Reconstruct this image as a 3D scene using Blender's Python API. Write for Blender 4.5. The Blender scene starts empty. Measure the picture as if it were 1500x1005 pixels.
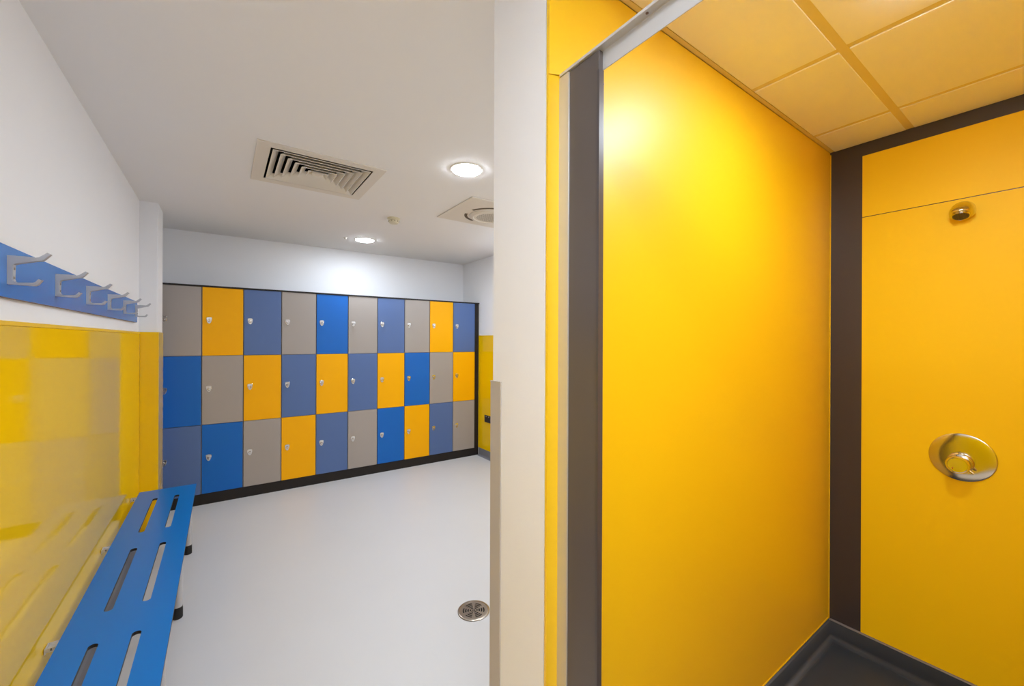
import bpy, bmesh, math
from mathutils import Vector, Matrix

C = bpy.context.scene
COL = C.collection
H = 1.455                      # lens height above the floor; heights below are written relative to it
PI = math.pi

# ------------------------------------------------------------------ camera, world, exposure
cam_d = bpy.data.cameras.new('camera')
cam = bpy.data.objects.new('camera', cam_d)
COL.objects.link(cam)
YAW = 0.6153
cam.matrix_world = (Matrix.Translation((0, 0, H)) @ Matrix.Rotation(-YAW, 4, 'Z')
                    @ Matrix.Rotation(PI / 2, 4, 'X') @ Matrix.Rotation(0.0041, 4, 'Z'))
cam_d.sensor_width = 36
cam_d.lens = 36 * 599.594 / 1500
cam_d.shift_y = -(502.5 - 498.32) / 1500
cam_d.clip_start = 0.02
C.camera = cam

w = bpy.data.worlds.new('world')
C.world = w
w.use_nodes = True
w.node_tree.nodes['Background'].inputs[0].default_value = (0.9, 0.95, 1, 1)
w.node_tree.nodes['Background'].inputs[1].default_value = 0.3

C.view_settings.view_transform = 'Standard'
C.view_settings.look = 'None'
C.view_settings.gamma = 1
C.view_settings.use_curve_mapping = False
C.view_settings.exposure = 0.35

LAMP = 125.0                    # emission strength of the changing room downlights
LAMP_SH = 125.0                 # of the shower downlight
LAMP_FILL = 165.0               # of the added, unseen fill lamps behind the partition
FILL_PANEL = 27.0              # of the added fill panel over the corridor, out of view
LAMP_COL = (0.86, 0.975, 1.105)


# ------------------------------------------------------------------ materials
def lin(c):
    return tuple((v / 255 / 12.92) if v / 255 <= 0.04045 else ((v / 255 + 0.055) / 1.055) ** 2.4 for v in c) + (1,)


def mat(name, rgb, rough=0.5, metal=0.0, spec=0.5, coat=0.0, coat_rough=0.1, bump=0.0, bscale=200, var=0.0, vscale=3.0,
        emit=0.0, bdist=0.001):
    m = bpy.data.materials.new(name)
    m.use_nodes = True
    nt = m.node_tree
    b = nt.nodes['Principled BSDF']
    b.inputs['Base Color'].default_value = lin(rgb)
    b.inputs['Roughness'].default_value = rough
    b.inputs['Metallic'].default_value = metal
    b.inputs['Specular IOR Level'].default_value = spec
    b.inputs['Coat Weight'].default_value = coat
    b.inputs['Coat Roughness'].default_value = coat_rough
    if emit:
        b.inputs['Emission Color'].default_value = LAMP_COL + (1,)
        b.inputs['Emission Strength'].default_value = emit
    tc = nt.nodes.new('ShaderNodeTexCoord')
    if bump:
        n = nt.nodes.new('ShaderNodeTexNoise')
        n.inputs['Scale'].default_value = bscale
        n.inputs['Detail'].default_value = 3
        nt.links.new(tc.outputs['Object'], n.inputs['Vector'])
        bp = nt.nodes.new('ShaderNodeBump')
        bp.inputs['Strength'].default_value = bump
        bp.inputs['Distance'].default_value = bdist
        nt.links.new(n.outputs['Fac'], bp.inputs['Height'])
        nt.links.new(bp.outputs['Normal'], b.inputs['Normal'])
        if coat:
            nt.links.new(bp.outputs['Normal'], b.inputs['Coat Normal'])
    if var:
        n = nt.nodes.new('ShaderNodeTexNoise')
        n.inputs['Scale'].default_value = vscale
        n.inputs['Detail'].default_value = 4
        nt.links.new(tc.outputs['Object'], n.inputs['Vector'])
        mx = nt.nodes.new('ShaderNodeMix')
        mx.data_type = 'RGBA'
        c = lin(rgb)
        mx.inputs['A'].default_value = tuple(v * (1 - var) for v in c[:3]) + (1,)
        mx.inputs['B'].default_value = tuple(min(1, v * (1 + var)) for v in c[:3]) + (1,)
        nt.links.new(n.outputs['Fac'], mx.inputs['Factor'])
        nt.links.new(mx.outputs['Result'], b.inputs['Base Color'])
    return m


M = dict(
    white=mat('painted_plaster', (238, 236, 237), 0.75, bump=0.15, bscale=300, var=0.015),
    ceil=mat('ceiling_paint', (240, 236, 233), 0.8, bump=0.08, bscale=250, var=0.01),
    tile=mat('ceiling_tile_board', (250, 245, 234), 0.45, bump=0.3, bscale=220, var=0.02, vscale=10),
    tee=mat('ceiling_grid_metal', (232, 212, 150), 0.4),
    floor=mat('light_grey_vinyl', (204, 202, 203), 0.42, spec=0.4, bump=0.12, bscale=400, var=0.03, vscale=2.0),
    skirt=mat('grey_skirting_vinyl', (122, 122, 128), 0.45, var=0.03),
    wyel=mat('glossy_yellow_cladding', (246, 198, 3), 0.07, spec=0.4, bump=0.06, bscale=5, bdist=0.004, var=0.02, vscale=1.5),
    syel=mat('satin_yellow_laminate', (249, 199, 6), 0.43, spec=0.9, bump=0.04, bscale=120, var=0.01),
    byel=mat('back_yellow_laminate', (248, 200, 4), 0.5, spec=0.25, bump=0.04, bscale=120, var=0.01),
    bead=mat('yellow_sealant', (244, 196, 20), 0.35),
    dyel=mat('yellow_door_laminate', (250, 176, 0), 0.42, spec=0.18),
    dblue=mat('bright_blue_door_laminate', (0, 99, 188), 0.42, spec=0.42),
    dslate=mat('slate_blue_door_laminate', (80, 106, 158), 0.42, spec=0.55),
    dtaupe=mat('taupe_grey_door_laminate', (162, 152, 145), 0.42, spec=0.6),
    carc=mat('locker_carcass', (150, 142, 135), 0.5),
    plinth=mat('dark_brown_black_laminate', (36, 30, 27), 0.5, spec=0.3),
    dark=mat('charcoal_laminate', (88, 80, 77), 0.32, spec=0.5, var=0.03, vscale=6),
    bdark=mat('black_brown_laminate', (62, 54, 54), 0.35),
    bench=mat('blue_bench_laminate', (0, 112, 200), 0.3, spec=0.3, bump=0.05, bscale=300),
    rail=mat('blue_rail_laminate', (40, 116, 196), 0.25, spec=0.35),
    core=mat('brown_laminate_core', (120, 92, 78), 0.6),
    steel=mat('powder_grey_metal', (178, 176, 178), 0.35, metal=0.35),
    legm=mat('light_grey_leg_paint', (188, 186, 188), 0.4, metal=0.1),
    alu=mat('satin_aluminium', (206, 203, 200), 0.35, metal=0.55),
    railm=mat('white_grey_aluminium', (198, 196, 196), 0.4, metal=0.25),
    chrome=mat('polished_chrome', (215, 212, 208), 0.06, metal=1.0),
    dchrome=mat('spotted_chrome', (205, 198, 186), 0.09, metal=1.0, bump=0.12, bscale=520, bdist=0.0006),
    edge=mat('polished_charcoal_edge', (70, 64, 66), 0.32, spec=0.7),
    inox=mat('brushed_stainless', (160, 148, 134), 0.28, metal=1.0),
    black=mat('black_rubber', (24, 21, 20), 0.6),
    void=mat('dark_void', (26, 22, 20), 0.8),
    vent=mat('cream_grille_metal', (226, 216, 202), 0.5),
    plast=mat('cream_plastic', (222, 212, 184), 0.45),
    plastw=mat('white_plastic', (226, 218, 206), 0.45),
    guard=mat('beige_corner_guard', (182, 173, 165), 0.5, var=0.02, vscale=8),
    sfloor=mat('black_shower_vinyl', (56, 62, 70), 0.42, bump=0.35, bscale=260, var=0.12, vscale=14),
    socket=mat('black_socket_plastic', (38, 34, 32), 0.35),
    lamp=mat('lamp_diffuser', (255, 255, 255), 0.5, emit=LAMP),
    lamp_fill=mat('fill_lamp_diffuser', (255, 255, 255), 0.5, emit=LAMP_FILL),
    panel_fill=mat('fill_panel_diffuser', (255, 255, 255), 0.5, emit=FILL_PANEL),
    lamp2=mat('shower_lamp_diffuser', (255, 255, 255), 0.5, emit=LAMP_SH),
)


# ------------------------------------------------------------------ mesh helpers (coordinates: z relative to the lens height)
def bx(bm, x0, x1, y0, y1, z0, z1, bev=0.0, mi=0, seg=1):
    vs = [bm.verts.new((x, y, z)) for z in (z0, z1) for y in (y0, y1) for x in (x0, x1)]
    fs = [bm.faces.new([vs[i] for i in f]) for f in
          ((0, 2, 3, 1), (4, 5, 7, 6), (0, 1, 5, 4), (2, 6, 7, 3), (0, 4, 6, 2), (1, 3, 7, 5))]
    for f in fs:
        f.material_index = mi
    if bev:
        ed = list({e for f in fs for e in f.edges})
        bmesh.ops.bevel(bm, geom=ed, offset=bev, segments=seg, affect='EDGES', profile=0.5)
    return fs


def prism(bm, pts, axis, a, b, mi=0):
    """extrude a polygon. axis 0: pts=(y,z); 1: pts=(x,z); 2: pts=(x,y)"""
    def mk(p, t):
        return ((t, p[0], p[1]), (p[0], t, p[1]), (p[0], p[1], t))[axis]
    A = [bm.verts.new(mk(p, a)) for p in pts]
    B = [bm.verts.new(mk(p, b)) for p in pts]
    fs = [bm.faces.new(A), bm.faces.new(list(reversed(B)))]
    n = len(pts)
    for i in range(n):
        fs.append(bm.faces.new((A[i], B[i], B[(i + 1) % n], A[(i + 1) % n])))
    for f in fs:
        f.material_index = mi
    bmesh.ops.recalc_face_normals(bm, faces=fs)
    return fs


def lathe(bm, prof, origin, axis, seg=32, mi=0, smooth=True):
    """prof = [(radius, distance along axis)]"""
    ax = Vector(axis).normalized()
    u = ax.orthogonal().normalized()
    v = ax.cross(u)
    o = Vector(origin)
    rings = []
    for r, t in prof:
        if r < 1e-6:
            rings.append([bm.verts.new(o + ax * t)])
        else:
            rings.append([bm.verts.new(o + ax * t + (u * math.cos(a) + v * math.sin(a)) * r)
                          for a in (2 * PI * k / seg for k in range(seg))])
    fs = []
    for i in range(len(rings) - 1):
        A, B = rings[i], rings[i + 1]
        for k in range(seg):
            k2 = (k + 1) % seg
            if len(A) == 1 and len(B) == 1:
                continue
            if len(A) == 1:
                fs.append(bm.faces.new((A[0], B[k2], B[k])))
            elif len(B) == 1:
                fs.append(bm.faces.new((A[k], A[k2], B[0])))
            else:
                fs.append(bm.faces.new((A[k], A[k2], B[k2], B[k])))
    for R in (rings[0], rings[-1]):
        if len(R) > 1:
            fs.append(bm.faces.new(R))
    for f in fs:
        f.material_index = mi
        f.smooth = smooth
    bmesh.ops.recalc_face_normals(bm, faces=fs)
    return fs


def N():
    return bmesh.new()


def obj(name, bm, mats, parent=None, smooth_angle=None):
    me = bpy.data.meshes.new(name)
    off = Vector((0, 0, H))
    if parent is not None:
        p = parent
        while p is not None:
            off -= Vector(p.location)
            p = p.parent
    bmesh.ops.translate(bm, verts=bm.verts, vec=off)
    bm.to_mesh(me)
    bm.free()
    if smooth_angle:
        me.shade_smooth()
        me.set_sharp_from_angle(angle=math.radians(smooth_angle))
    for m in (mats if isinstance(mats, (list, tuple)) else [mats]):
        me.materials.append(m)
    o = bpy.data.objects.new(name, me)
    COL.objects.link(o)
    o.parent = parent
    return o


def thing(name, label, cat, loc, group=None):
    o = bpy.data.objects.new(name, None)
    COL.objects.link(o)
    o.location = (loc[0], loc[1], loc[2] + H)
    o.empty_display_size = 0.1
    o['label'] = label
    o['category'] = cat
    if group:
        o['group'] = group
    return o


def tag(o, label, cat, group=None):
    o['label'] = label
    o['category'] = cat
    if group:
        o['group'] = group
    return o


def struct(name, bm, m, label, cat, parent=None):
    o = obj(name, bm, m, parent)
    if parent is None:
        o['kind'] = 'structure'
        o['label'] = label
        o['category'] = cat
    return o


def dup(root, loc, label):
    r = root.copy()
    COL.objects.link(r)
    r.location = loc
    r['label'] = label
    for ch in list(root.children):
        c = ch.copy()
        COL.objects.link(c)
        c.parent = r
        for g in list(ch.children):
            d = g.copy()
            COL.objects.link(d)
            d.parent = c
    return r


# ------------------------------------------------------------------ dimensions
ZF, ZC = -H, 1.019             # floor, plaster ceiling
ZS = 0.928                     # shower ceiling
XL = -0.505                    # left wall
XR, YB = 2.66, 4.92            # right wall, locker wall
PX, PY0, PY1 = 0.632, 0.755, 0.991   # partition end face and its two faces
SY, SX = 0.745, 2.443          # shower side cladding, shower back cladding
YBK = -2.2                     # wall behind the photographer
SYR = -0.35                    # shower's other side wall
WZ = 0.0493                    # top of yellow wainscot

# ------------------------------------------------------------------ the room shell
bm = N(); bx(bm, XL - 0.1, XR + 0.1, YBK - 0.1, YB + 0.1, ZF - 0.1, ZF)
floor = struct('floor', bm, M['floor'], 'light grey vinyl floor of the changing room', 'floor')

# ceiling with an opening for the air diffuser
VX0, VX1, VY0, VY1 = 0.175, 0.77, 2.47, 3.045
bm = N()
for x0, x1, y0, y1 in ((XL - .1, VX0, YBK - .1, YB + .1), (VX1, XR + .1, YBK - .1, YB + .1),
                       (VX0, VX1, YBK - .1, VY0), (VX0, VX1, VY1, YB + .1)):
    bx(bm, x0, x1, y0, y1, ZC, ZC + 0.1)
struct('ceiling', bm, M['ceil'], 'smooth off-white plaster ceiling over the changing room', 'ceiling')

bm = N(); bx(bm, XL - .1, XL, YBK - .1, YB + .1, ZF, ZC)
wall_left = struct('wall_left', bm, M['white'], 'left wall, white above and glossy yellow below, behind bench and coat hooks', 'wall')
bm = N(); bx(bm, XL, XR, YB, YB + .1, ZF, ZC)
struct('wall_back', bm, M['white'], 'white wall above the lockers', 'wall')
bm = N(); bx(bm, XR, XR + .1, PY1, YB + .1, ZF, ZC)
wall_right = struct('wall_right', bm, M['white'], 'right wall beside the lockers, white above and yellow below', 'wall')
bm = N(); bx(bm, XL, XR + .1, YBK - .1, YBK, ZF, ZC)
struct('wall_rear', bm, M['white'], 'plain white wall behind the photographer', 'wall')

# partition between changing room and shower, white rounded end
bm = N(); bx(bm, PX, XR, PY0, PY1, ZF, ZC)
ed = [e for e in bm.edges if all(abs(v.co.x - PX) < 1e-5 for v in e.verts) and abs(e.verts[0].co.z - e.verts[1].co.z) > 1]
bmesh.ops.bevel(bm, geom=ed, offset=0.004, segments=2, affect='EDGES')
wall_part = struct('wall_partition', bm, M['white'], 'thick white wall end between the changing room and the shower cubicle', 'wall')

# left wall wainscot
bm = N(); bx(bm, XL, XL + .0060, YBK, 4.045, ZF + 0.02, WZ - 0.014, 0.001)
obj('yellow_panel', bm, M['wyel'], wall_left)
bm = N(); bx(bm, XL, XL + .0072, YBK, 4.045, WZ - 0.0135, WZ, 0.0012)
obj('capping_strip', bm, M['bead'], wall_left)
# right wall wainscot
bm = N(); bx(bm, XR - .006, XR, PY1, 4.49, ZF + 0.098, 0.052, 0.001)
obj('yellow_panel', bm, M['wyel'], wall_right)
bm = N(); bx(bm, XR - .0072, XR, PY1, 4.49, 0.0522, 0.0574, 0.0012)
obj('capping_strip', bm, M['bead'], wall_right)

# pillar at the end of the left wall
NX, NY0, NY1 = -0.3925, 4.045, 4.338
bm = N(); bx(bm, XL, NX - .006, NY0 + .006, NY1, ZF, ZC)
ed = [e for e in bm.edges if all(abs(v.co.x - NX + .006) < 1e-5 for v in e.verts) and abs(e.verts[0].co.z - e.verts[1].co.z) > 1]
bmesh.ops.bevel(bm, geom=ed, offset=0.006, segments=3, affect='EDGES')
pillar = struct('wall_pillar', bm, M['white'], 'white wall pillar with yellow cladding between bench and lockers', 'wall')
bm = N(); bx(bm, XL + .006, NX - .001, NY0, NY0 + .006, ZF + .02, WZ, 0.001)
obj('yellow_panel', bm, M['wyel'], pillar)
bm = N(); bx(bm, NX - .006, NX, NY0 + .001, NY1, ZF + .02, WZ, 0.001)
obj('yellow_panel', bm, M['wyel'], pillar)
bm = N(); bx(bm, NX - .0035, NX + .0008, NY0 - .0008, NY0 + .003, ZF + .09, WZ + .001, 0.0008)
obj('corner_bead', bm, M['bead'], pillar)


# skirtings (coved vinyl)
def cove(h, t, r, n=5):
    """profile as (distance from wall, height): flat back, rounded top, coved foot"""
    p = [(0, 0), (r, 0)]
    for k in range(1, n + 1):
        a = PI / 2 * k / n
        p.append((r - (r - t) * math.sin(a), (r - t) * (1 - math.cos(a)) + 0.001))
    p += [(t, h - t * .8), (t * .7, h - t * .2), (0, h)]
    return p


def skirt(name, axis, base, sgn, a, b, h, t, r, m, label):
    bm = N()
    pr = [(base + sgn * d, ZF + z) for d, z in cove(h, t, r)]
    prism(bm, pr, axis, a, b)
    return struct(name, bm, m, label, 'skirting')


skirt('baseboard_left', 1, XL, 1, YBK, NY0, 0.03, 0.007, 0.055, M['skirt'], 'grey coved vinyl skirting under the bench along the left wall')
skirt('baseboard_right', 1, XR, -1, PY1, 4.47, 0.098, 0.007, 0.03, M['skirt'], 'grey coved vinyl skirting at the foot of the right wall')

# other half of the shower cubicle and the corridor (outside the frame, they close the room)
bm = N(); bx(bm, 0.666, SX, SYR - .1, SYR, ZF, ZC)
wsr = struct('wall_shower_right', bm, M['white'], 'other side wall of the shower cubicle', 'wall')
bm = N(); bx(bm, 0.666, SX, SYR, SYR + .01, ZF + .09, ZS)
obj('yellow_panel', bm, M['syel'], wsr)
bm = N(); bx(bm, SX + .003, SX + .15, SYR - .1, PY0, ZF, ZC)
wsb = struct('wall_shower_back', bm, M['bdark'], 'shower back wall with black-brown border and yellow laminate panels', 'wall')
bm = N(); bx(bm, 0.666, 0.766, YBK, SYR - .1, ZF, ZC)
struct('wall_corridor', bm, M['white'], 'white corridor wall beyond the shower cubicle', 'wall')

# shower side cladding on the partition
bm = N()
zs = 0.635
prism(bm, [(PX, zs), (0.6665, zs + .009), (0.6665, ZF + .09), (SX, ZF + .09), (SX, ZS), (PX, ZS), (PX, ZC)][:5] + [(PX, ZS)], 1, SY, PY0)
obj('yellow_panel', bm, M['syel'], wall_part)
bm = N(); prism(bm, [(PX, ZF), (.666, ZF), (.666, zs + .008), (PX, zs - .0008)], 1, SY + .003, PY0)
obj('yellow_panel', bm, M['syel'], wall_part)
bm = N(); bx(bm, PX, 0.70, SY, PY0, ZS, ZC, 0)
obj('yellow_panel', bm, M['syel'], wall_part)
# beads of yellow sealant at foot and corner of the cladding
bm = N(); bx(bm, 0.69, SX - .003, SY - .0035, SY, ZF + .0925, ZF + .0985, 0.0015)
obj('sealant_bead', bm, M['bead'], wall_part)
bm = N(); bx(bm, SX - .001, SX + .003, SY - .0045, SY, ZF + .093, ZS - .01, 0.0015)
obj('sealant_bead', bm, M['bead'], wall_part)

# beige corner guard
gz = -0.119
g = thing('corner_guard', 'beige upright corner guard on the lower edge of the white wall end', 'corner guard', (PX, .96, ZF))
bm = N()
prism(bm, [(PX - .0025, .9435), (PX - .0035, .945), (PX - .0035, PY1 + .0035), (PX + .045, PY1 + .0035), (PX + .045, PY1 + .0005), (PX - .0005, PY1 + .0005), (PX - .0005, .9435)], 2, ZF, gz)
obj('guard_profile', bm, M['guard'], g)
bm = N()
prism(bm, [(PX - .0042, .9428), (PX - .0042, PY1 + .0042), (PX + .046, PY1 + .0042), (PX + .046, PY1 + .0002), (PX - .0002, PY1 + .0002), (PX - .0002, .9428)], 2, gz, gz + .003)
obj('end_cap', bm, M['guard'], g)

# shower back wall panels
zt, zm = 0.868, 0.581
bm = N(); bx(bm, SX, SX + .003, SYR + .01, 0.620, zm + .0015, zt, 0.0008)
obj('yellow_panel', bm, M['byel'], wsb)
bm = N(); bx(bm, SX, SX + .003, SYR + .01, 0.620, ZF + .095, zm - .0015, 0.0008)
obj('yellow_panel', bm, M['byel'], wsb)

# shower floor and coved skirting
bm = N(); bx(bm, 0.69, SX, SYR, SY, ZF, ZF + .003)
struct('floor_shower', bm, M['sfloor'], 'black textured vinyl floor of the shower', 'floor')




# skirting on the two walls, mitred in the corner: loft the profile along the polyline
pr = cove(0.094, 0.011, 0.036, 7)
bm = N()
path = [((0.69, SY), (0, -1)), ((SX, SY), (-1, -1)), ((SX, SYR), (-1, 0))]
rows = []
for (px, py), (dx, dy) in path:
    rows.append([bm.verts.new((px + dx * d, py + dy * d, ZF + .003 + z * .96)) for d, z in pr])
for i in range(2):
    for k in range(len(pr) - 1):
        f = bm.faces.new((rows[i][k], rows[i + 1][k], rows[i + 1][k + 1], rows[i][k + 1]))
        f.smooth = k > 1
bm.faces.new(rows[0]); bm.faces.new(rows[2])
bmesh.ops.recalc_face_normals(bm, faces=bm.faces)
bs_ = struct('baseboard_shower', bm, M['sfloor'], 'black coved vinyl skirting around the shower floor', 'skirting')
bm = N(); bx(bm, SX - .012, SX + .003, SYR, SY - .006, ZF + .0905, ZF + .0945, .0012)  # lighter grey strip along the top edge of the back skirting
obj('top_strip', bm, mat('grey_top_strip', (128, 122, 122), 0.4), bs_)

# ------------------------------------------------------------------ shower ceiling: grid and tiles
bm = N(); bx(bm, 0.60, SX + .003, SYR, PY0, ZS + .03, ZS + .05)
cs = struct('ceiling_shower', bm, M['tile'], 'suspended tiled ceiling over the shower', 'ceiling')
xs = [0.60, 1.004, 1.604, 2.190, SX + .003]     # tee centres in x
ys = [SYR, -0.143, 0.457, SY]                   # main runner centres in y
hw = 0.012
for i in range(4):                              # each tile a part of its own
    for j in range(3):
        x0 = xs[i] + (hw if i else 0.0); x1 = xs[i + 1] - (hw if i < 3 else 0.002)
        y0 = ys[j] + (hw if j else 0.02); y1 = ys[j + 1] - (hw if j < 2 else .017)
        if j == 2 and i == 0:
            x0 = 0.70
        bm = N()
        bx(bm, x0 - (.004 if i else 0), x1 + (.004 if i < 3 else 0), y0 - .004, y1 + .004, ZS + .006, ZS + .022)
        bx(bm, x0 + .0012, x1 - .0012, y0 + .0012, y1 - .0012, ZS - .0005, ZS + .006, 0.0015)
        obj('ceiling_tile', bm, M['tile'], cs)
for x in xs[1:4]:
    for j in range(3):
        y0 = ys[j] + hw; y1 = ys[j + 1] - hw
        bm = N(); bx(bm, x - hw, x + hw, y0, y1, ZS + .003, ZS + .006)
        obj('cross_tee', bm, M['tee'], cs)
for y in ys[1:3]:
    bm = N(); bx(bm, 0.60, SX + .001, y - hw - .0015, y + hw + .0015, ZS + .0018, ZS + .006)
    obj('main_runner', bm, M['tee'], cs)
bm = N()
bx(bm, PX + .07, SX, SY - .016, SY, ZS + .001, ZS + .004)
bx(bm, PX + .07, SX, SY - .0015, SY, ZS + .001, ZS + .022)
obj('edge_trim', bm, M['tee'], cs)
bm = N(); bx(bm, 0.60, 0.632, SYR, PY0, ZS, ZC)
struct('trim_bulkhead', bm, M['white'], 'white upstand where the shower ceiling drops below the plaster ceiling', 'trim')

# ------------------------------------------------------------------ cubicle front: post, wall channel, head rail
XP = 0.666
t = thing('cubicle_post', 'charcoal laminate post at the front of the shower, in a pale wall channel', 'post', (XP, 0.67, ZF))
bm = N()
prism(bm, [(XP, SY + .0028), (XP, 0.714), (XP + .019, 0.714), (XP + .019, SY + .0028), (XP + .0165, SY + .0028), (XP + .0165, 0.717), (XP + .0025, 0.717), (XP + .0025, SY + .0028)], 2, ZF, 0.636)
ed = [e for e in bm.edges if abs(e.verts[0].co.z - e.verts[1].co.z) > 1 and abs(e.verts[0].co.y - .714) < 1e-4]
bmesh.ops.bevel(bm, geom=ed, offset=0.001, segments=2, affect='EDGES')
obj('wall_channel', bm, M['alu'], t)['label'] = 'satin aluminium wall channel'
bm = N(); bx(bm, XP + .003, XP + .0155, 0.6215, 0.741, ZF + .0, 0.636, 0.0008)
obj('post_panel', bm, M['dark'], t)
bm = N()
prism(bm, [(XP + .0018, 0.626), (XP + .0018, 0.6195), (XP + .0165, 0.6195), (XP + .0165, 0.626), (XP + .0158, 0.626), (XP + .0158, 0.6202), (XP + .0026, 0.6202), (XP + .0026, 0.626)], 2, ZF, 0.593)
obj('edge_strip', bm, M['edge'], t)['label'] = 'glossy charcoal edge strip'
bm = N(); lathe(bm, [(.0028, 0), (.0028, .002), (.0018, .0032), (0, .0034)], (XP + .0158, .622, 0.565), (1, 0, 0), 12)
obj('screw', bm, M['inox'], t)

t = thing('head_rail', 'pale grey metal head rail running overhead from the shower wall towards the camera', 'rail', (XP, 0.2, 0.637))
bm = N()
prism(bm, [(XP - .002, .6375), (XP - .002, .6445), (XP + .0185, .6445), (XP + .0185, .595), (XP + .0158, .595), (XP + .0158, .6375)], 1, SYR + .01, SY - .0005)
ed = [e for e in bm.edges if abs(e.verts[0].co.y - e.verts[1].co.y) > .5]
bmesh.ops.bevel(bm, geom=ed, offset=0.0008, segments=1, affect='EDGES')
obj('rail_profile', bm, M['railm'], t)
bm = N(); lathe(bm, [(.003, 0), (.003, .0012), (0, .0016)], (XP + .006, .50, 0.6375), (0, 0, -1), 12)
obj('screw', bm, M['core'], t)

# ------------------------------------------------------------------ lockers
LX0, LW, LY, LD = -0.4547, 0.3053, 4.4856, 0.43
ZR = [ZF + 0.0954 + k * 0.6055 for k in range(4)]
COLR = {'t': ('taupe grey', 'dtaupe'), 'y': ('yellow', 'dyel'), 's': ('slate blue', 'dslate'), 'b': ('bright blue', 'dblue')}
rows_ = ['tbs', 'ytb', 'syt', 'tsy', 'bys', 'tst', 'syb', 'tby', 'yts', 'syt']   # top, middle, bottom
where = ['leftmost, half hidden behind the white pillar', 'second from the pillar', 'third from the pillar', 'fourth from the pillar',
         'fifth from the pillar, its top door glowing blue', 'sixth from the pillar, the only one without yellow and bright blue',
         'third from the right end', 'third', 'next to last', 'rightmost, beside the black end panel']
where[6] = 'fourth from the right end'
where[7] = 'third from the right end'
where[8] = 'second from the right end'


def make_lock(parent, x, z):
    bm = N()
    # shield shaped plate
    sh = []
    for k in range(9):                                # rounded top
        a = PI * k / 8
        sh.append((x + .020 * math.cos(a), z + .020 + .007 * math.sin(a)))
    sh += [(x - .0205, z + .006), (x - .016, z - .014), (x - .009, z - .026), (x, z - .031), (x + .009, z - .026), (x + .016, z - .014), (x + .0205, z + .006)]
    fs = prism(bm, sh, 1, LY - .004, LY)
    ed = [e for e in bm.edges if all(abs(v.co.y - (LY - .004)) < 1e-5 for v in e.verts)]
    bmesh.ops.bevel(bm, geom=ed, offset=0.0015, segments=1, affect='EDGES')
    lathe(bm, [(.0125, 0), (.0125, .010), (.010, .014), (0, .0145)], (x, LY - .0035, z - .004), (0, -1, 0), 20)
    bx(bm, x - .0022, x + .0022, LY - .0205, LY - .017, z - .015, z + .007, .0008, mi=1)
    obj('lock', bm, [M['chrome'], M['inox']], parent, 40)


for i, (cols, wh) in enumerate(zip(rows_, where)):
    x0 = LX0 + i * LW
    x1 = x0 + LW
    nm = [COLR[c][0] for c in cols]
    t = thing('locker_column', 'locker column of %s, %s and %s doors, %s' % (nm[0], nm[1], nm[2], wh), 'locker', (x0, LY + .2, ZR[0]), 'locker columns along the back wall')
    g = .004
    bm = N()
    bx(bm, x0 + .0003, x0 + .016, LY + .0145, LY + LD, ZR[0], ZR[3])
    bx(bm, x1 - .016, x1 - .0003, LY + .0145, LY + LD, ZR[0], ZR[3])
    bx(bm, x0 + .016, x1 - .016, LY + LD - .008, LY + LD, ZR[0], ZR[3])
    for k in range(4):
        zc_ = min(max(ZR[k], ZR[0] + .008), ZR[3] - .008)
        bx(bm, x0 + .016, x1 - .016, LY + .0145, LY + LD - .008, zc_ - .008, zc_ + .008)
    obj('body', bm, M['carc'], t)
    for k, c in enumerate(cols):
        zb, ztp = ZR[2 - k], ZR[3 - k]
        bm = N(); bx(bm, x0 + g, x1 - g, LY, LY + .013, zb + .002, ztp - .002, .0008)
        d = obj('door', bm, M[COLR[c][1]], t)
        d['label'] = COLR[c][0] + ' door'
        make_lock(d, x0 + .052, (zb + ztp) / 2 + .012)

xe = LX0 + 10 * LW
bm = N(); bx(bm, XL, XR - .002, LY + .006, LY + LD, ZF, ZR[0] - .001)
tag(obj('locker_plinth', bm, M['plinth']), 'long dark plinth under the row of lockers', 'plinth')
bm = N(); bx(bm, XL, XR - .0005, LY - .006, LY + LD, ZR[3] + .0005, ZR[3] + .013, .001)
tag(obj('capping_board', bm, M['plinth']), 'thin black capping board along the top of the lockers', 'capping')
bm = N(); bx(bm, xe + .001, XR - .008, LY + .002, LY + .3, ZR[0], ZR[3], .0008)
tag(obj('end_panel', bm, M['plinth']), 'narrow black filler panel between the last lockers and the right wall', 'filler panel')

# ------------------------------------------------------------------ bench
BS = 1.06
BX0, BX1, BZ = -0.440 * BS, -0.1445 * BS, -1.005 * BS
BY0, BY1 = 0.95, 3.584 * BS
t = thing('bench', 'long bright blue slotted bench fixed to the yellow left wall', 'bench', (-.3, 2.3, ZF))
TH = 0.012
slots = []
for k in range(3):
    y0 = 2.842 - .753 * k
    slots.append((-.3425 * BS, y0 * BS, (y0 + .555) * BS)); slots.append((-.2365 * BS, y0 * BS, (y0 + .555) * BS))
# build the seat as a plane with slots via bmesh triangulated fill
bm = N()
loops = []


def addloop(pts):
    vs = [bm.verts.new((x, y, BZ)) for x, y in pts]
    es = [bm.edges.new((vs[i], vs[(i + 1) % len(vs)])) for i in range(len(vs))]
    loops.append((vs, es))


addloop([(BX0, BY0), (BX1, BY0), (BX1, BY1), (BX0, BY1)])
R = .0125 * BS
for cx, y0, y1 in slots:
    pts = []
    for k in range(9):
        a = PI * k / 8
        pts.append((cx + R * math.cos(a), y1 - R + R * math.sin(a)))
    for k in range(9):
        a = PI + PI * k / 8
        pts.append((cx + R * math.cos(a), y0 + R + R * math.sin(a)))
    addloop(pts)
bmesh.ops.triangle_fill(bm, use_beauty=True, edges=[e for l in loops for e in l[1]], normal=(0, 0, 1))
top = list(bm.faces)
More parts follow.
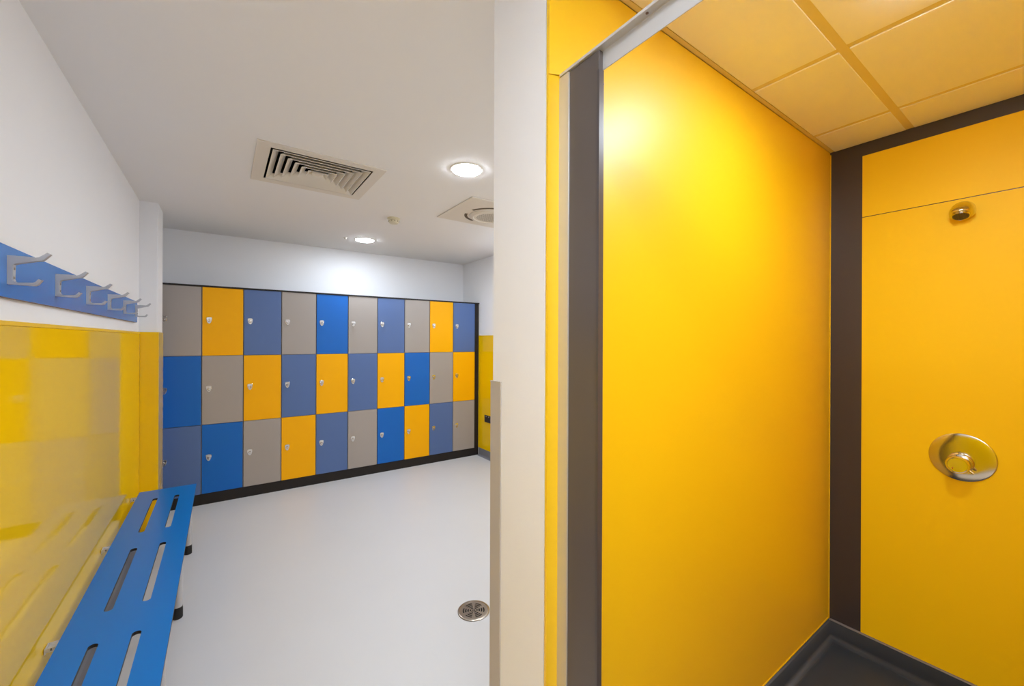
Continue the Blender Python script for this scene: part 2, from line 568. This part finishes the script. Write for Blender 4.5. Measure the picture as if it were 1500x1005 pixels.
# the fill may cover holes: remove faces whose centre is in a slot
kill = []
for f in top:
    c = f.calc_center_median()
    if any(abs(c.x - cx) < R * .98 and y0 < c.y < y1 and all(abs(v.co.x - cx) <= R + 1e-5 for v in f.verts) for cx, y0, y1 in slots):
        kill.append(f)
if kill:
    bmesh.ops.delete(bm, geom=kill, context='FACES_ONLY')
for f in bm.faces:
    if f.normal.z < 0:
        f.normal_flip()
ext = bmesh.ops.extrude_face_region(bm, geom=list(bm.faces))
vs = [v for v in ext['geom'] if isinstance(v, bmesh.types.BMVert)]
bmesh.ops.translate(bm, verts=vs, vec=(0, 0, -TH))
bmesh.ops.recalc_face_normals(bm, faces=bm.faces)
for f in bm.faces:
    if abs(f.normal.z) < .5:
        f.material_index = 1
obj('seat_board', bm, [M['bench'], M['plinth']], t)
for yy in (3.525, 2.745, 1.965, 1.185):
    bm = N()
    lathe(bm, [(.0205, .06), (.0205, .376)], (-.187, yy, ZF), (0, 0, 1), 24)
    lg = obj('leg', bm, M['legm'], t, 40)
    bm = N()
    lathe(bm, [(.0195, 0), (.0222, .003), (.0222, .048), (.0215, .060)], (-.187, yy, ZF), (0, 0, 1), 24)
    obj('rubber_foot', bm, M['black'], lg, 40)
    yb = {3.525: 3.69, 2.745: 2.90, 1.965: 2.09, 1.185: 1.29}[yy]
    bm = N(); bx(bm, -.45, -.17, yb - .02, yb + .02, BZ - TH - .016, BZ - TH - .0005, .002)
    obj('cross_bar', bm, M['legm'], t)
    bm = N()
    bx(bm, XL + .0076, XL + .011, yb - .02, yb + .02, BZ - .024, BZ - .004, .001)
    bx(bm, XL + .011, -.44, yb - .02, yb + .02, BZ - TH - .006, BZ - TH - .001, .0005)
    bx(bm, XL + .011, -.47, yb - .02, yb - .017, BZ - TH - .001, BZ - .004, .0005)
    bx(bm, XL + .011, -.47, yb + .017, yb + .02, BZ - TH - .001, BZ - .004, .0005)
    bk = obj('wall_bracket', bm, M['alu'], t)
    for dz in (-.011, -.007):
        bm = N(); lathe(bm, [(.002, 0), (.002, .0015), (0, .002)], (-.480, yb - .02, BZ + dz), (0, -1, 0), 10)
        obj('screw', bm, M['void'], bk)

# ------------------------------------------------------------------ coat rail with hooks
RF = -0.4885
t = thing('coat_rail', 'blue coat rail with grey hooks on the white left wall', 'coat rail', (XL, 2.4, .11))
bm = N()
for f in bx(bm, XL + .0005, RF, 1.12, 3.853, .113, .257):
    pass
for f in bm.faces:
    f.normal_update()
    if abs(f.normal.x) < .5:
        f.material_index = 1
obj('rail_board', bm, [M['rail'], M['core']], t)
HP = [(RF, .230), (-.455, .2305), (-.436, .2295), (-.430, .2315), (-.4135, .2465), (-.4065, .2425), (-.4185, .2265), (-.424, .2215), (-.432, .2205),
      (-.472, .2085), (-.4775, .205), (-.4785, .166), (-.4765, .159), (-.471, .1555), (-.441, .1575), (-.437, .1595), (-.4305, .1690), (-.4235, .1665), (-.432, .1525), (-.4375, .1495), (-.4445, .149), (RF, .150)]
hook_me = None
for yy in (1.323, 1.733, 2.133, 2.538, 2.948, 3.357, 3.768):
    if hook_me is None:
        bm = N()
        prism(bm, HP, 1, 0, .022)
        bmesh.ops.bevel(bm, geom=[e for e in bm.edges if abs(e.verts[0].co.y - e.verts[1].co.y) < 1e-5 and min(v.co.x for v in e.verts) > RF + .001], offset=.0012, segments=2, affect='EDGES')
        for v in bm.verts:                   # prongs taper towards their tips
            k = max(0, min(1, (v.co.x + .47) / .06))
            v.co.y = .011 + (v.co.y - .011) * (1 - .35 * k)
        o = obj('hook', bm, M['steel'], t, 35)
        hook_me = o
        o.location.y = yy
        o.data.transform(Matrix.Translation((0, t.location.y, 0)))
        o.location.y = yy - t.location.y
        for z in (.195, .170):
            bm = N()
            lathe(bm, [(.004, 0), (.004, .0012), (.002, .002), (0, .002)], (-.478, .011, z), (1, 0, 0), 12)
            s0 = obj('screw', bm, M['inox'], t, 40)
            s0.data.transform(Matrix.Translation((0, t.location.y, 0)))
            s0.parent = o
    else:
        o = hook_me.copy(); COL.objects.link(o); o.location.y = yy - t.location.y
        for ch in hook_me.children:
            c = ch.copy(); COL.objects.link(c); c.parent = o

# ------------------------------------------------------------------ shower fittings
MY, MZ = 0.3005, -0.466
KY, KZ = MY + .003, MZ - .020
t = thing('shower_mixer', 'round chrome shower mixer with a central knob on the yellow back wall', 'shower control', (SX, MY, MZ))
bm = N(); lathe(bm, [(.094, 0), (.0955, .002), (.0950, .005), (.091, .0062), (.06, .0070), (.0, .0075)], (SX, MY, MZ), (-1, 0, 0), 64)
obj('back_plate', bm, M['dchrome'], t, 35)
bm = N(); lathe(bm, [(.039, .006), (.039, .014), (.0365, .020), (.033, .022), (.033, .027)], (SX, KY, KZ), (-1, 0, 0), 40)
obj('collar', bm, M['chrome'], t, 35)
bm = N()
lathe(bm, [(.031, .027), (.0355, .029), (.0355, .062), (.0335, .074), (.0300, .0785), (.0280, .0787), (.0270, .077), (0, .077)], (SX, KY, KZ), (-1, 0, 0), 40)
kn = obj('knob', bm, M['chrome'], t, 35)
bm = N(); lathe(bm, [(.0055, .030), (.0055, .048), (.0038, .0495), (.0038, .051), (0, .051)], (SX - .040, KY, KZ), (0, -.80, -.6), 16)
obj('lever_pin', bm, M['chrome'], kn, 35)
bm = N(); lathe(bm, [(.0025, 0), (.0025, .0008), (0, .001)], (SX - .077, KY + .013, KZ - .014), (-1, 0, 0), 12)
obj('temperature_dot', bm, mat('red_dot', (200, 60, 40), 0.4), kn)

HY, HZ = 0.300, 0.522
t = thing('bullet_shower', 'small bullet shaped chrome shower head high on the yellow back wall', 'shower head', (SX, HY, HZ))
bm = N()
secs = [(0, .036, .046, -.020), (.014, .036, .044, -.026), (.028, .0355, .039, -.0265), (.042, .034, .031, -.022), (.054, .031, .022, -.016),
        (.064, .026, .013, -.0105), (.071, .019, .006, -.007), (.0755, .009, .001, -.0045)]
rings = []
ns = 28
for p, wd, tp, bt in secs:
    cz = bt + .35 * (tp - bt)
    ring = []
    for k in range(ns):
        a = 2 * PI * k / ns
        c_, s_ = math.cos(a), math.sin(a)
        yy = wd * math.copysign(abs(c_) ** .85, c_)
        zz = (tp - cz) * abs(s_) ** .95 if s_ >= 0 else -(cz - bt) * abs(s_) ** .6
        ring.append(bm.verts.new((SX - p, HY + yy, HZ + cz + zz)))
    rings.append(ring)
for a, b in zip(rings, rings[1:]):
    for k in range(ns):
        bm.faces.new((a[k], a[(k + 1) % ns], b[(k + 1) % ns], b[k]))
bm.faces.new(rings[0]); bm.faces.new(rings[-1])
bmesh.ops.recalc_face_normals(bm, faces=bm.faces)
obj('body', bm, mat('satin_chrome', (214, 206, 190), 0.2, metal=1.0), t, 60)
na = Vector((-.45, 0, -1)).normalized()
NO = (SX - .046, HY, HZ - .012)
bm = N(); lathe(bm, [(.024, -.004), (.0265, .006), (.0265, .012), (.0245, .0135), (.0232, .0125)], NO, na, 32)
rg = obj('spray_ring', bm, M['chrome'], t, 35)
bm = N(); lathe(bm, [(.0232, .0), (.0232, .0128), (0, .0128)], NO, na, 32)
sp = obj('spray_face', bm, mat('spray_plate', (96, 84, 62), 0.5), t, 35)
bm = N()
u = Vector((0, 1, 0)); v = na.cross(u)
for r, n in ((.006, 6), (.012, 10), (.018, 14)):
    for k in range(n):
        a = 2 * PI * k / n
        o_ = Vector(NO) + na * .0126 + u * r * math.cos(a) + v * r * math.sin(a)
        lathe(bm, [(.0012, 0), (.0009, .0015)], o_, na, 6)
sf = obj('nozzles', bm, M['black'], sp)
sf['kind'] = 'stuff'

# ------------------------------------------------------------------ ceiling fittings
# square air diffuser
t = thing('air_diffuser', 'square cream louvred air diffuser in the plaster ceiling', 'air vent', (.47, 2.757, ZC))
ox0, ox1, oy0, oy1 = .140, .803, 2.446, 3.070
bm = N()


def frame(bm, o, i, zo, zi, zb):
    """o, i = (x0,x1,y0,y1) outer and inner rectangle; underside zo->zi, back zb"""
    def q(r, z):
        return [bm.verts.new(p) for p in ((r[0], r[2], z), (r[1], r[2], z), (r[1], r[3], z), (r[0], r[3], z))]
    A, B, Cc, D = q(o, zo), q(i, zi), q(i, zb), q(o, zb if zb > zo else zo + .001)
    fs = []
    for k in range(4):
        k2 = (k + 1) % 4
        for P, Q in ((A, B), (B, Cc), (Cc, D), (D, A)):
            fs.append(bm.faces.new((P[k], P[k2], Q[k2], Q[k])))
    bmesh.ops.recalc_face_normals(bm, faces=fs)


frame(bm, (ox0, ox1, oy0, oy1), (.205, .742, 2.508, 3.008), ZC - .006, ZC - .004, ZC)
obj('outer_frame', bm, M['vent'], t)
bm = N()
frame(bm, (VX0 + .001, VX1 - .001, VY0 + .001, VY1 - .001), (VX0 + .004, VX1 - .004, VY0 + .004, VY1 - .004), ZC + .001, ZC + .001, ZC + .14)
bx(bm, VX0, VX1, VY0, VY1, ZC + .14, ZC + .145)
obj('duct_box', bm, M['void'], t)
cx, cy = .4735, 2.758
for k in range(6):
    hx = .258 - .040 * k; hy = .238 - .0385 * k
    bl = .027; ins = .031
    bm = N()
    zb = ZC - .006
    # slanted blade ring: wide at the bottom, narrow at the top
    def q(h1, h2, z):
        return [bm.verts.new(p) for p in ((cx - h1, cy - h2, z), (cx + h1, cy - h2, z), (cx + h1, cy + h2, z), (cx - h1, cy + h2, z))]
    A = q(hx, hy, zb); B = q(hx - .0035, hy - .0035, zb - .0015)
    Cc = q(hx - ins - .003, hy - ins - .003, zb + bl); D = q(hx - ins, hy - ins, zb + bl)
    fs = []
    for j in range(4):
        j2 = (j + 1) % 4
        for P, Q in ((A, B), (B, Cc), (Cc, D), (D, A)):
            fs.append(bm.faces.new((P[j], P[j2], Q[j2], Q[j])))
    bmesh.ops.recalc_face_normals(bm, faces=fs)
    obj('louvre', bm, M['vent'], t)
bm = N(); bx(bm, cx - .032, cx + .032, cy - .022, cy + .022, ZC - .004, ZC - .001, .001)
obj('centre_plate', bm, M['vent'], t)
for sx_ in (-1, 1):
    bm = N()
    bx(bm, cx + sx_ * .19 - .003, cx + sx_ * .19 + .003, cy - .24, cy + .24, ZC + .032, ZC + .038)
    obj('support_bar', bm, M['vent'], t)


def downlight(x, y, z, r, m, label, grp):
    t = thing('ceiling_light', label, 'ceiling light', (x, y, z), grp)
    bm = N(); lathe(bm, [(r * .86, 0), (r * 1.0, 0), (r * 1.0, .002), (r * .97, .006), (r * .86, .008)], (x, y, z), (0, 0, -1), 40)
    obj('bezel', bm, M['plastw'], t, 40)
    bm = N(); lathe(bm, [(r * .86, .003), (r * .86, .010), (r * .6, .013), (0, .0145)], (x, y, z), (0, 0, -1), 32)
    obj('diffuser', bm, m, t, 60)
    return t


downlight(1.185, 2.152, ZC, .098, M['lamp'], 'round white downlight glowing nearest the wall end', 'round ceiling downlights')
downlight(1.180, 4.277, ZC, .098, M['lamp'], 'round white downlight glowing close above the lockers', 'round ceiling downlights')
# added fill, out of view: two lamps behind the partition, one corridor panel
downlight(2.20, 1.85, ZC, .098, M['lamp_fill'], 'added fill lamp, unseen behind the partition wall', 'round ceiling downlights')
downlight(2.27, 3.25, ZC, .098, M['lamp_fill'], 'added fill lamp, unseen behind the partition, nearer the lockers', 'round ceiling downlights')
t = thing('fill_panel_light', 'added square fill light panel, unseen, over the corridor behind the camera', 'ceiling light', (.03, -.4, ZC))
bm = N(); bx(bm, -.27, .33, -.70, -.10, ZC - .008, ZC, .001)
obj('fill_panel_frame', bm, M['plastw'], t)
bm = N(); bx(bm, -.25, .31, -.68, -.12, ZC - .0095, ZC - .008)
obj('diffuser', bm, M['panel_fill'], t)
downlight(1.40, .20, ZS, .09, M['lamp2'], 'round downlight in the tiled ceiling above the shower', 'round ceiling downlights')

# smoke detector
t = thing('smoke_detector', 'small round cream smoke detector on the ceiling between vent and lights', 'smoke detector', (1.17, 3.385, ZC))
bm = N(); lathe(bm, [(.052, 0), (.052, .008), (.047, .014), (.040, .016)], (1.17, 3.385, ZC), (0, 0, -1), 36)
obj('base', bm, M['plast'], t, 35)
bm = N(); lathe(bm, [(.036, .016), (.041, .020), (.041, .034), (.034, .043), (.018, .046), (0, .046)], (1.17, 3.385, ZC), (0, 0, -1), 36)
obj('sensor_head', bm, M['plast'], t, 35)
bm = N()
for k in range(10):
    a = 2 * PI * (k + .3) / 10
    c_, s_ = math.cos(a), math.sin(a)
    bx(bm, 1.17 + .0412 * c_ - .004, 1.17 + .0412 * c_ + .004, 3.385 + .0412 * s_ - .004, 3.385 + .0412 * s_ + .004, ZC - .031, ZC - .024)
ob = obj('vent_slots', bm, mat('slot_shade', (150, 136, 104), 0.6), t); ob['kind'] = 'stuff'

bm = N(); lathe(bm, [(.020, 0), (.020, .003), (.012, .006), (.009, .016), (0, .019)], (.999, 4.305, ZC), (0, 0, -1), 24)
tag(obj('ceiling_sensor', bm, M['plastw'], None, 35), 'tiny white button sensor on the ceiling beside the far downlight', 'sensor')

# square extractor with round grille
ux0, ux1, uy0, uy1 = 1.44, 2.03, 2.53, 3.12
ucx, ucy = 1.775, 2.835
t = thing('ceiling_extractor', 'square ceiling unit with round perforated grille, cut off by the wall end', 'air vent', (ucx, ucy, ZC))
bm = N(); bx(bm, ux0, ux1, uy0, uy1, ZC - .007, ZC - .0005, .002)
ob = obj('square_plate', bm, M['vent'], t)
t_rot = math.radians(-4)
bm = N(); lathe(bm, [(.165, .004), (.165, .014), (.150, .024), (.135, .026), (.130, .022), (0, .022)], (ucx, ucy, ZC), (0, 0, -1), 56)
ug = obj('round_cover', bm, M['vent'], t, 35)
m_slot = mat('shaded_slot', (96, 82, 66), 0.7)
for k in range(4):                      # dark arc slots around the cover
    bm = N()
    a0 = PI / 4 + PI / 2 * k - .52
    n = 10
    for j in range(n):
        a = a0 + 1.04 * j / n; b = a0 + 1.04 * (j + 1) / n
        P = [(ucx + r * math.cos(q), ucy + r * math.sin(q)) for r, q in ((.182, a), (.205, a), (.205, b), (.182, b))]
        prism(bm, P, 2, ZC - .0085, ZC - .0068)
    bmesh.ops.remove_doubles(bm, verts=bm.verts, dist=1e-5)
    obj('arc_slot', bm, m_slot, t)
bm = N()
for i in range(-12, 13):
    for j in range(-12, 13):
        x, y = i * .0095 + (j % 2) * .0047, j * .0083
        if x * x + y * y < .108 ** 2:
            x += ucx; y += ucy
            v_ = [bm.verts.new((x + .0028 * math.cos(a * PI / 3), y + .0028 * math.sin(a * PI / 3), ZC - .0226)) for a in range(6)]
            bm.faces.new(v_)
ob = obj('perforations', bm, mat('grille_hole', (110, 98, 74), 0.8), ug); ob['kind'] = 'stuff'

# ------------------------------------------------------------------ floor drain
DX, DY, DR = 1.106, 1.911, .085
t = thing('floor_drain', 'round stainless floor drain with slotted grate beside the white wall end', 'drain', (DX, DY, ZF))
bm = N(); lathe(bm, [(DR, 0), (DR, .0035), (DR - .003, .0052), (DR - .009, .0055), (DR - .011, .0035), (DR - .011, 0)], (DX, DY, ZF), (0, 0, 1), 56)
obj('rim', bm, M['inox'], t, 40)
bm = N(); lathe(bm, [(DR - .011, 0), (DR - .011, .0012), (0, .0012)], (DX, DY, ZF), (0, 0, 1), 40)  # floor has no hole here; dark disc stands in for the shaded depth
obj('sump_shade', bm, M['void'], t)
bm = N()
rad = [.004, .009, .014, .021, .0265, .0335, .039, .046, .0515, .0585, .064, .0745]
na_ = 72
grid = [[bm.verts.new((DX + r * math.cos(2 * PI * k / na_), DY + r * math.sin(2 * PI * k / na_), ZF + .0038)) for k in range(na_)] for r in rad]
for i in range(len(rad) - 1):
    for k in range(na_):
        sec = (k % 12)
        slot = (i % 2 == 0) and i < 10 and 2 <= sec <= 9
        if not slot:
            bm.faces.new((grid[i][k], grid[i + 1][k], grid[i + 1][(k + 1) % na_], grid[i][(k + 1) % na_]))
bm.faces.new(list(grid[0]))
bmesh.ops.recalc_face_normals(bm, faces=bm.faces)
if bm.faces[0].normal.z < 0:
    bmesh.ops.reverse_faces(bm, faces=bm.faces)
ext = bmesh.ops.extrude_face_region(bm, geom=list(bm.faces))
bmesh.ops.translate(bm, verts=[v for v in ext['geom'] if isinstance(v, bmesh.types.BMVert)], vec=(0, 0, -.002))
bmesh.ops.recalc_face_normals(bm, faces=bm.faces)
obj('grate', bm, M['inox'], t)

# ------------------------------------------------------------------ wall socket
t = thing('wall_socket', 'black double wall socket low on the yellow right wall', 'socket', (XR, 4.25, -.965))
yA, yB = 4.181, 4.327
bm = N(); bx(bm, XR - .015, XR - .006, yA, yB, -1.010, -.924, .002, seg=2)
obj('face_plate', bm, M['socket'], t)
for y in (yA + .012, yB - .012):
    bm = N()
    lathe(bm, [(.0045, 0), (.0045, .0015), (.002, .0025), (0, .0025)], (XR - .015, y, -.967), (-1, 0, 0), 14)
    obj('screw', bm, M['chrome'], t, 40)
for y in (yA + .045, yB - .045):
    bm = N(); bx(bm, XR - .0185, XR - .015, y - .009, y + .009, -.945, -.932, .001)
    obj('rocker_switch', bm, M['chrome'], t)
    bm = N()
    bx(bm, XR - .0156, XR - .015, y - .002, y + .002, -.962, -.954)
    bx(bm, XR - .0156, XR - .015, y - .013, y - .007, -.984, -.980)
    bx(bm, XR - .0156, XR - .015, y + .007, y + .013, -.984, -.980)
    obj('pin_holes', bm, M['void'], t)
